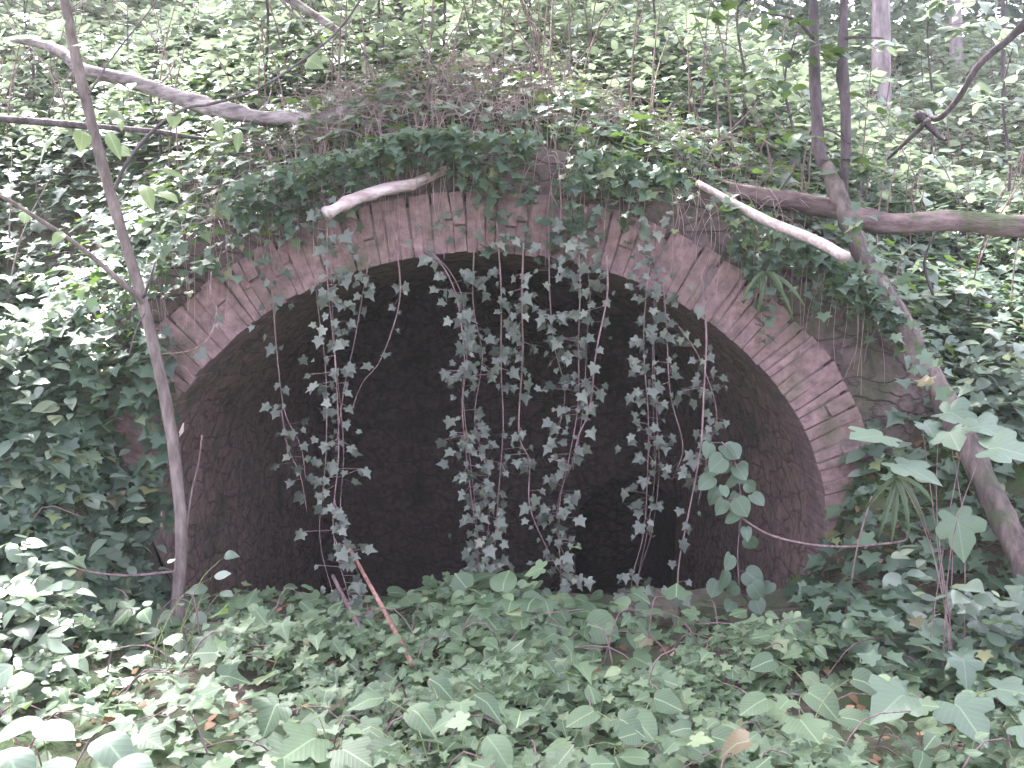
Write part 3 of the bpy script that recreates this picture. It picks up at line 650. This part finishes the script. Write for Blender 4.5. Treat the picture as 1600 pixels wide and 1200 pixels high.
for (px, py, sz, ax, ay) in ((190, 205, .13, .35, .9), (92, 212, .12, -.9, .1), (128, 205, .11, .2, -.8), (168, 205, .12, .3, -.9), (222, 288, .12, .1, -1), (250, 262, .14, .5, -.3), (180, 232, .10, .6, -.5),
                             (205, 130, .07, .2, -1), (60, 58, .14, -.9, -.2), (120, 70, .10, .3, -.6), (216, 305, .11, .4, -.8), (272, 175, .09, 0, -1), (345, 185, .09, .2, -1), (375, 205, .12, 0, -1),
                             (480, 95, .08, .7, -.6), (250, 300, .1, .7, -.2), (40, 330, .07, .1, -1), (100, 365, .07, -.4, -.8), (30, 60, .1, .6, .2), (95, 45, .11, -.3, .5)):
    lb.add(P(px, py, 3.85+RNG.uniform(-.1, .1)), (RNG.normal(0, .45), RNG.uniform(-.9, -.2), .65), (ax, RNG.uniform(-.6, .1), ay*.8), sz*RNG.uniform(.65, .95), T_LONG if sz > .11 else T_OVAL)
lb.build("leaves", LIME, sap)
SHADE_CROWN = LB()

def crown(lb, cx, cy, cz, rx, rz, clumps, per, size, tmpl=T_FAR):
    for _ in range(clumps):
        d = unit(RNG.normal(0, 1, (1, 3)))[0]*RNG.uniform(.35, 1)**.6
        c = np.array([cx+d[0]*rx, cy+d[1]*rx, cz+d[2]*rz]); n = per
        p = c+RNG.normal(0, .28, (n, 3))*np.array([1, 1, .5])
        lb.add(p, rdir(n, (0, -.1, 1), .45), rdir(n, (0, -.1, -.3), .8), RNG.uniform(*size, n), tmpl)
crown(SHADE_CROWN, -1.45, 4.8, 3.85, 1.35, .45, 90, 46, (.07, .13), T_OVAL); SHADE_CROWN.build("crown", LIME, sap)  # unseen crown above the frame, placed and thickened to shade the foreground
lean = empty("leaning_tree", tuple(P(1660, 1010, 3.6)), "grey barked tree leaning left across the right end of the arch", "tree")
tp = poly([(1690, 1060), (1640, 960), (1596, 872), (1552, 778), (1502, 678), (1446, 572), (1398, 484), (1345, 392), (1312, 310), (1292, 262)], (3.6, 4.6))
MB().tube(tp, np.linspace(.050, .033, len(tp)), seg=14, sub=6, wob=.24, seed=9).build("trunk", B_LEAN, lean)
st1 = poly([(1312, 312), (1294, 268), (1280, 236), (1276, 170), (1272, 80), (1270, -20), (1262, -200), (1258, -420)], (4.58, 4.9))
MB().tube(st1, np.linspace(.031, .015, len(st1)), seg=9, sub=5, wob=.15, seed=2).build("limb", B_DARK, lean)
st2 = poly([(1330, 355), (1316, 300), (1322, 240), (1321, 160), (1316, 112), (1318, 40), (1320, -40), (1330, -220), (1345, -420)], (4.58, 4.8))
MB().tube(st2, [.026, .024, .022, .02, .026, .018, .016, .014, .01], seg=9, sub=5, wob=.15, seed=3).build("limb", B_DARK, lean)
for path in ([(1276, 200), (1300, 205), (1330, 225)], [(1318, 60), (1345, 58), (1380, 60)], [(1272, 60), (1240, 30), (1190, 20)]):
    q = poly(path, (4.7, 4.6)); MB().tube(q, np.linspace(.008, .003, len(q)), seg=5, sub=5).build("branch", B_DARK, lean)
lb = LB()
for path, n in (([(1276, 150), (1200, 120), (1090, 100)], 30), ([(1272, 60), (1180, 30), (1060, 20)], 34), ([(1318, 90), (1290, 84), (1250, 70)], 18), ([(1276, 230), (1220, 215), (1150, 205)], 22),
                ([(1320, 150), (1380, 170), (1420, 190)], 14), ([(1300, 270), (1340, 265), (1390, 275)], 16), ([(1280, 240), (1310, 265), (1350, 270)], 10)):
    leaf_spray(lb, poly(path, (4.7, 4.5)), n, (.045, .085), T_OVAL, .05)
for path, n in (([(1320, 330), (1400, 480), (1470, 610)], 60), ([(1480, 640), (1560, 790), (1610, 890)], 30)):
    q = poly(path, (4.38, 3.7)); s_ = RNG.uniform(0, 1, n); p_, _ = along(q, s_); p_ = p_+RNG.normal(0, .05, (n, 3)); lb.add(p_, rdir(n, (0, -.6, .7), .4), rdir(n, (0, -.3, -.6), .6), RNG.uniform(.03, .07, n), T_IVY)
crown(lb, 1.0, 4.9, 4.0, 1.45, .5, 95, 46, (.07, .13), T_OVAL)  # unseen crown overhead, set over the arch to shade the ground before it
lb.build("leaves", IVY, lean)

TG = "trees in the wood behind the arch"
def wood_tree(label, x0, x1, Y, r, mat, cn=14, base=None, low=0):
    """px of the trunk at the ground and at the top of the picture"""
    b = P(x0, 0, Y); zx = b[0]; z0 = float(ground_z(np.array(zx), np.array(Y)))
    t = P(x1, 0, Y); h = RNG.uniform(5.5, 7.5); k = h/(max(t[2]-z0, .5))
    top = np.array([zx+(t[0]-zx)*k, Y+RNG.uniform(-.2, .3), z0+h])
    o = empty("woodland_tree", (zx, Y, z0-.05), label, "tree", TG)
    ss = np.linspace(0, 1, 6)[:, None]; pts = np.array([zx, Y, z0-.05])*(1-ss)+top*ss; pts[1:] += RNG.normal(0, .03, (5, 3))*np.array([1, 1, 0])
    MB().tube(pts, np.linspace(r*1.1, r*.35, 6), seg=9, sub=5, wob=.14, seed=int(x0)).build("trunk", mat, o)
    for q in range(3):
        p, _ = along(pts, np.array([.55+.13*q])); a = RNG.uniform(0, 2*pi); e = p[0]+np.array([cos(a)*.9, sin(a)*.9, .6])
        MB().tube([p[0], (p[0]+e)/2+np.array([0, 0, .1]), e], [r*.35, r*.25, r*.1], seg=5, sub=3).build("limb", mat, o)
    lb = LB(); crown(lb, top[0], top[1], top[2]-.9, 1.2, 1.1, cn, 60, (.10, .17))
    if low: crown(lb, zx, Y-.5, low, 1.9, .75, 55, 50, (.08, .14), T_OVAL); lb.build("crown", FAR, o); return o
wood_tree("slim dark trunk standing above the arch, left of the pale pinkish trunk", 634, 618, 7.6, .036, B_DARK)
wood_tree("pale pinkish trunk standing above the crown of the arch", 718, 711, 9.5, .075, B_BACK)
wood_tree("thin pale trunk far behind, in the gap right of the pinkish trunk", 868, 866, 12, .04, B_BACK)
wood_tree("grey trunk behind the forked stems of the leaning tree", 1386, 1378, 9, .07, B_BACK)
wood_tree("grey trunk seen behind the forked dead branch", 1502, 1496, 11, .06, B_BACK)
wood_tree("thin dark trunk at the right edge of the wood", 1578, 1572, 8.5, .018, B_DARK)
wood_tree("dark trunk at the top left behind the fallen log", 172, 165, 10, .05, B_DARK)
wood_tree("slim grey trunk at the top left, between sapling and slanting dead branch", 330, 335, 12, .05, B_BACK)
wood_tree("slim trunk behind the slanting dead branch", 535, 528, 13, .05, B_BACK)
wood_tree("tall grey trunk right of the dead branch lying above the arch", 1092, 1098, 13, .05, B_BACK)

# bushy saplings on the slope
SG = "leafy saplings on the slope"
def shrub(label, px, Y, h, n, mat, tmpl, size, w=.35):
    x = (px-800)/FPX*Y; z0 = float(ground_z(np.array(x), np.array(Y)))
    o = empty("leafy_sapling", (x, Y, z0), label, "sapling", SG); b = np.array([x, Y, z0-.03])
    pts = np.array([b, b+(.03, 0, h*.35), b+(-.02, .02, h*.7), b+(.03, 0, h)])
    mb = MB().tube(pts, [.009, .008, .006, .003], seg=6, sub=4); lb = LB()
    for i in range(int(h/.1)):
        p, _ = along(pts, np.array([.2+.8*RNG.uniform()])); a = RNG.uniform(0, 2*pi); l = w*RNG.uniform(.5, 1.1)
        e = p[0]+np.array([cos(a)*l, sin(a)*l*.8, l*RNG.uniform(-.05, .35)]); q = np.array([p[0], (p[0]+e)/2+(0, 0, .03), e])
        mb.tube(q, [.003, .0025, .0012], seg=4, sub=3, cap=False); leaf_spray(lb, q, n, size, tmpl, .03)
    mb.build("stem", B_DARK, o); lb.build("leaves", mat, o)
shrub("bright lime green sapling on the slope before the pale pinkish trunk", 690, 6.4, 1.3, 15, LIME, T_OVAL, (.07, .13), .5)
shrub("lime green sapling on the slope at the top, left of the slim dark trunk", 590, 6.6, 1.4, 14, LIME, T_OVAL, (.07, .13), .5)
shrub("mid green sapling above the two parallel sticks", 1010, 6.3, 1.2, 12, HILL_LEAF, T_OVAL, (.06, .10), .5)
shrub("green sapling above the right shoulder of the arch", 1150, 5.6, 1.0, 12, HILL_LEAF, T_OVAL, (.055, .085), .45)
shrub("leafy sapling left of the leaning tree's forked stems, near the peeled pole", 1225, 5.4, .8, 12, HILL_LEAF, T_OVAL, (.055, .085), .4)
shrub("pale leafy sapling in front of the long mossy fallen trunk", 1450, 4.9, .55, 14, HILL_LEAF, T_OVAL, (.06, .09), .3)
shrub("green sapling under the forked dead branch at the right edge", 1560, 6.2, 1.1, 12, HILL_LEAF, T_OVAL, (.06, .09), .45)
shrub("sapling on the slope above the thin dark fallen log", 60, 6.8, 1.0, 12, HILL_LEAF, T_OVAL, (.06, .1), .45)

shrub("tall pale leaved sapling at the top behind the sapling's long right branch", 420, 6.3, 1.4, 15, HILL_LEAF, T_OVAL, (.06, .12), .5)
shrub("yellow green sapling near the top edge, right of the pale pinkish trunk", 820, 6.8, 1.5, 14, LIME, T_OVAL, (.06, .11), .5)
shrub("pale leafy sapling above the two parallel sticks, near the top edge", 930, 7.4, 1.6, 15, HILL_LEAF, T_OVAL, (.07, .12), .55)
shrub("pale leafy sapling between the grey trunk and the forked dead branch", 1440, 7.0, 1.5, 16, HILL_LEAF, T_OVAL, (.06, .12), .55)
shrub("low pale sapling on the slope between the two fallen logs at the left", 250, 5.5, .6, 14, HILL_LEAF, T_OVAL, (.05, .09), .35)
# ------------------------------------------------------------------ individual plants in front
def plant(name, label, cat, px, py, Y, stalks, mat, tmpl, group=None, stem=B_GREEN, r=.003):
    """stalks: (px, py of the leaf, distance, size, tip direction x/z, normal z)"""
    base = P(px, py, Y); base[2] = float(ground_z(np.array(base[0]), np.array(Y)))-.01
    o = empty(name, tuple(base), label, cat, group); mb = MB(); lb = LB()
    for (a, b, yy, sz, tx, tz, nz) in stalks:
        e = P(a, b, yy); bb = base+np.array([RNG.normal(0, .05), RNG.normal(0, .04), 0]); m = bb*.45+e*.55+np.array([RNG.normal(0, .02), 0, .06*(1 if e[2] > base[2] else 0)])
        mb.tube([bb, m, e], [r*.7, r*.55, r*.4], seg=5, sub=4)
        lb.add(e, (RNG.normal(0, .2), -(1-nz)-.08, nz+.05), (tx, -.5, tz), sz, tmpl)
    mb.build("stem", stem, o); lb.build("leaves", mat, o); return o
plant("sycamore_seedling", "sycamore seedling with big pale lobed leaves before the right end of the arch", "seedling", 1490, 900, 3.35,
      [(1385, 680, 3.5, .15, -.9, -.05, .9), (1468, 645, 3.6, .14, .3, .3, .8), (1510, 668, 3.45, .15, .9, -.1, .9), (1395, 722, 3.4, .15, .6, -.2, .9), (1535, 702, 3.3, .16, 1, -.1, .85), (1482, 672, 3.5, .10, 0, -.3, .8), (1490, 800, 3.4, .14, .2, -.9, .35), (1440, 660, 3.55, .08, .2, -.2, .8)], SYC, T_MAPLE, r=.003, stem=B_VINE)
plant("sycamore_seedling", "large leaved seedling rising from the ground cover at the lower right", "seedling", 1500, 1130, 3.0,
      [(1420, 1085, 2.95, .13, -.8, -.1, .85), (1485, 1095, 2.9, .14, .2, -.4, .85), (1550, 1075, 2.95, .13, .9, -.1, .85), (1500, 1025, 3.1, .09, .1, .3, .7), (1590, 1130, 2.8, .12, .6, -.3, .85)], SYC, T_MAPLE)
plant("sycamore_seedling", "low bright lobed leaf seedling at the bottom edge left of centre", "seedling", 510, 1210, 2.75,
      [(500, 1150, 2.75, .12, -.5, -.2, .8), (530, 1168, 2.7, .11, .7, -.2, .8), (470, 1180, 2.7, .11, -.8, -.1, .8), (440, 1095, 2.9, .09, -.3, .2, .7), (560, 1130, 2.85, .09, .5, .2, .75)], FORE, T_MAPLE)
plant("broad_leaved_plant", "plant with very large pale leaves at the bottom left corner", "plant", 60, 1210, 2.4,
      [(66, 1125, 2.6, .125, -.9, -.1, .85), (58, 1132, 2.55, .13, .9, -.1, .9), (5, 1172, 2.4, .13, .5, -.4, .85), (150, 1155, 2.5, .115, .8, -.1, .85), (118, 1188, 2.4, .115, -.5, -.4, .8), (20, 1040, 2.8, .11, -.2, .4, .6), (190, 1185, 2.35, .12, .6, -.3, .8)], SYC, T_OVAL)
plant("broad_leaved_plant", "plant with oval leaves on the earth heap in the mouth of the arch", "plant", 790, 985, 3.95,
      [(760, 965, 3.95, .095, -.9, -.1, .7), (785, 925, 4.0, .10, -.2, .9, .45), (815, 940, 3.95, .095, .8, .3, .6), (800, 955, 3.9, .10, .9, -.1, .65), (765, 945, 3.95, .08, -.7, .3, .7), (850, 972, 3.9, .09, .9, -.2, .7), (730, 920, 4.05, .08, -.4, .8, .4)], FORE, T_ROUND)
plant("broad_leaved_plant", "plant with one wide round leaf right of the earth heap", "plant", 940, 1030, 3.85,
      [(915, 975, 3.85, .13, .95, .05, .6), (905, 1000, 3.8, .10, .4, -.5, .6), (960, 1010, 3.85, .09, .9, -.2, .6), (920, 1060, 3.7, .12, .1, -.8, .5), (880, 1045, 3.75, .08, -.6, -.4, .6)], FORE, T_ROUND)
plant("bramble", "bramble with yellowish arching stem at the bottom centre", "bramble", 700, 1215, 2.7,
      [(600, 1090, 2.95, .10, -.8, .1, .75), (640, 1105, 2.9, .11, .5, -.3, .75), (670, 1060, 3.0, .09, .1, .5, .6), (740, 1085, 2.9, .10, .8, -.1, .75), (760, 1150, 2.75, .11, .5, -.5, .6), (620, 1160, 2.75, .11, -.7, -.2, .75), (580, 1135, 2.8, .10, -.8, -.1, .75)], FORE, T_OVAL)
plant("bramble", "bramble with rounded pale leaves at the bottom, right of centre", "bramble", 1000, 1210, 2.75,
      [(930, 1110, 2.9, .10, -.7, .1, .8), (980, 1120, 2.85, .10, .6, .1, .8), (1020, 1090, 2.95, .09, .4, .4, .7), (1060, 1160, 2.75, .11, .8, -.2, .8), (900, 1170, 2.7, .10, -.8, -.1, .8), (960, 1180, 2.65, .10, .1, -.6, .7), (1110, 1150, 2.75, .1, .8, -.1, .8)], FORE, T_ROUND)
plant("bramble", "bramble with broad leaves beneath the right abutment", "bramble", 1280, 1180, 2.95,
      [(1200, 1090, 3.05, .11, -.7, .1, .8), (1260, 1080, 3.1, .12, .6, .1, .75), (1240, 1130, 2.9, .13, .3, -.5, .75), (1310, 1120, 2.95, .11, .9, -.1, .8), (1170, 1150, 2.8, .12, -.9, -.1, .8), (1330, 1060, 3.15, .10, .5, .4, .65), (1210, 1030, 3.3, .09, -.3, .4, .6)], FORE, T_ROUND)
plant("young_shrub", "small light leaved shrub round the foot of the sapling", "shrub", 280, 1085, 3.5,
      [(250, 985, 3.65, .07, -.6, .2, .8), (275, 1000, 3.6, .07, .3, .3, .8), (225, 1020, 3.55, .07, -.8, -.1, .8), (300, 960, 3.7, .07, .3, .4, .7), (335, 900, 3.8, .065, .4, .6, .6), (325, 920, 3.75, .07, -.6, .3, .7), (350, 870, 3.8, .05, .2, .7, .6), (345, 925, 3.75, .06, .8, -.1, .8),
       (300, 1020, 3.5, .07, .6, -.2, .8), (250, 1040, 3.5, .075, -.5, -.3, .8), (210, 1060, 3.4, .07, -.8, -.2, .8), (320, 1005, 3.55, .06, .8, .1, .8), (270, 955, 3.7, .06, -.5, .4, .8)], HILL_LEAF, T_OVAL)
plant("dead_plant", "withered reddish brown stalk with curled leaves right of the earth heap", "dead plant", 1085, 1130, 3.45,
      [(1100, 1010, 3.6, .06, .2, -.9, .3), (1092, 1045, 3.55, .07, -.4, -.8, .3), (1110, 1060, 3.5, .07, .6, -.7, .3), (1095, 1085, 3.45, .07, .3, -.9, .3), (1088, 1030, 3.6, .05, -.3, -.8, .3)], DEAD, T_LONG, stem=B_RED)
def fern(label, px, py, Y, fr):
    base = P(px, py, Y); o = empty("fern", tuple(base), label, "fern", "ferns beside the arch")
    for (a, b, yy, w) in fr:
        e = P(a, b, yy); m = (base+e)/2+np.array([0, -.04, .05]); t = np.linspace(0, 1, 14)[:, None]
        c = base*(1-t)**2+2*m*t*(1-t)+e*t*t; d = unit(np.gradient(c, axis=0)); sx = unit(np.cross(d, np.array([0, -1, .4])))
        ww = (w*np.sin(np.linspace(.12, 1, 14)*pi)**.6*(1+.15*np.sin(np.arange(14)*2.2)))[:, None]
        v = np.empty((42, 3)); v[0::3] = c-sx*ww; v[1::3] = c+np.array([0, .004, -.004]); v[2::3] = c+sx*ww
        f = [(i*3+k, i*3+k+1, i*3+k+4, i*3+k+3) for i in range(13) for k in (0, 1)]
        mesh_obj("frond", v, f, FERN, o)
fern("strap leaved fern hanging below the big pale sycamore leaves", 1400, 745, 3.85, [(1372, 842, 3.75, .010), (1392, 850, 3.75, .011), (1420, 835, 3.7, .010), (1440, 815, 3.75, .010), (1350, 800, 3.8, .008), (1460, 790, 3.7, .009)])
fern("strap leaved fern curling on the right shoulder of the arch", 1195, 425, 4.2, [(1160, 470, 4.1, .008), (1225, 462, 4.1, .009), (1258, 480, 4.1, .009), (1240, 500, 4.1, .008), (1185, 490, 4.1, .008)])


# ------------------------------------------------------------------ thin air volume added to imitate an overexposed wash
bm = bmesh.new(); bmesh.ops.create_cube(bm, size=1); me = bpy.data.meshes.new("added_haze")
for q in bm.verts: q.co.x *= 340; q.co.y = -41 if q.co.y < 0 else 261; q.co.z = -3.2 if q.co.z < 0 else 40
bm.to_mesh(me); bm.free(); hz = link(bpy.data.objects.new("added_haze", me)); tag(hz, "thin pale veil added to wash out the upper wood", "added_haze", kind="stuff")
m = bpy.data.materials.new("added_haze"); m.use_nodes = True; t = m.node_tree; t.nodes.remove(t.nodes["Principled BSDF"])
pv = t.nodes.new("ShaderNodeVolumePrincipled"); pv.inputs["Color"].default_value = (.95, .96, .98, 1); pv.inputs["Density"].default_value = .0016; pv.inputs["Anisotropy"].default_value = .2
t.links.new(pv.outputs[0], t.nodes["Material Output"].inputs["Volume"]); me.materials.append(m)
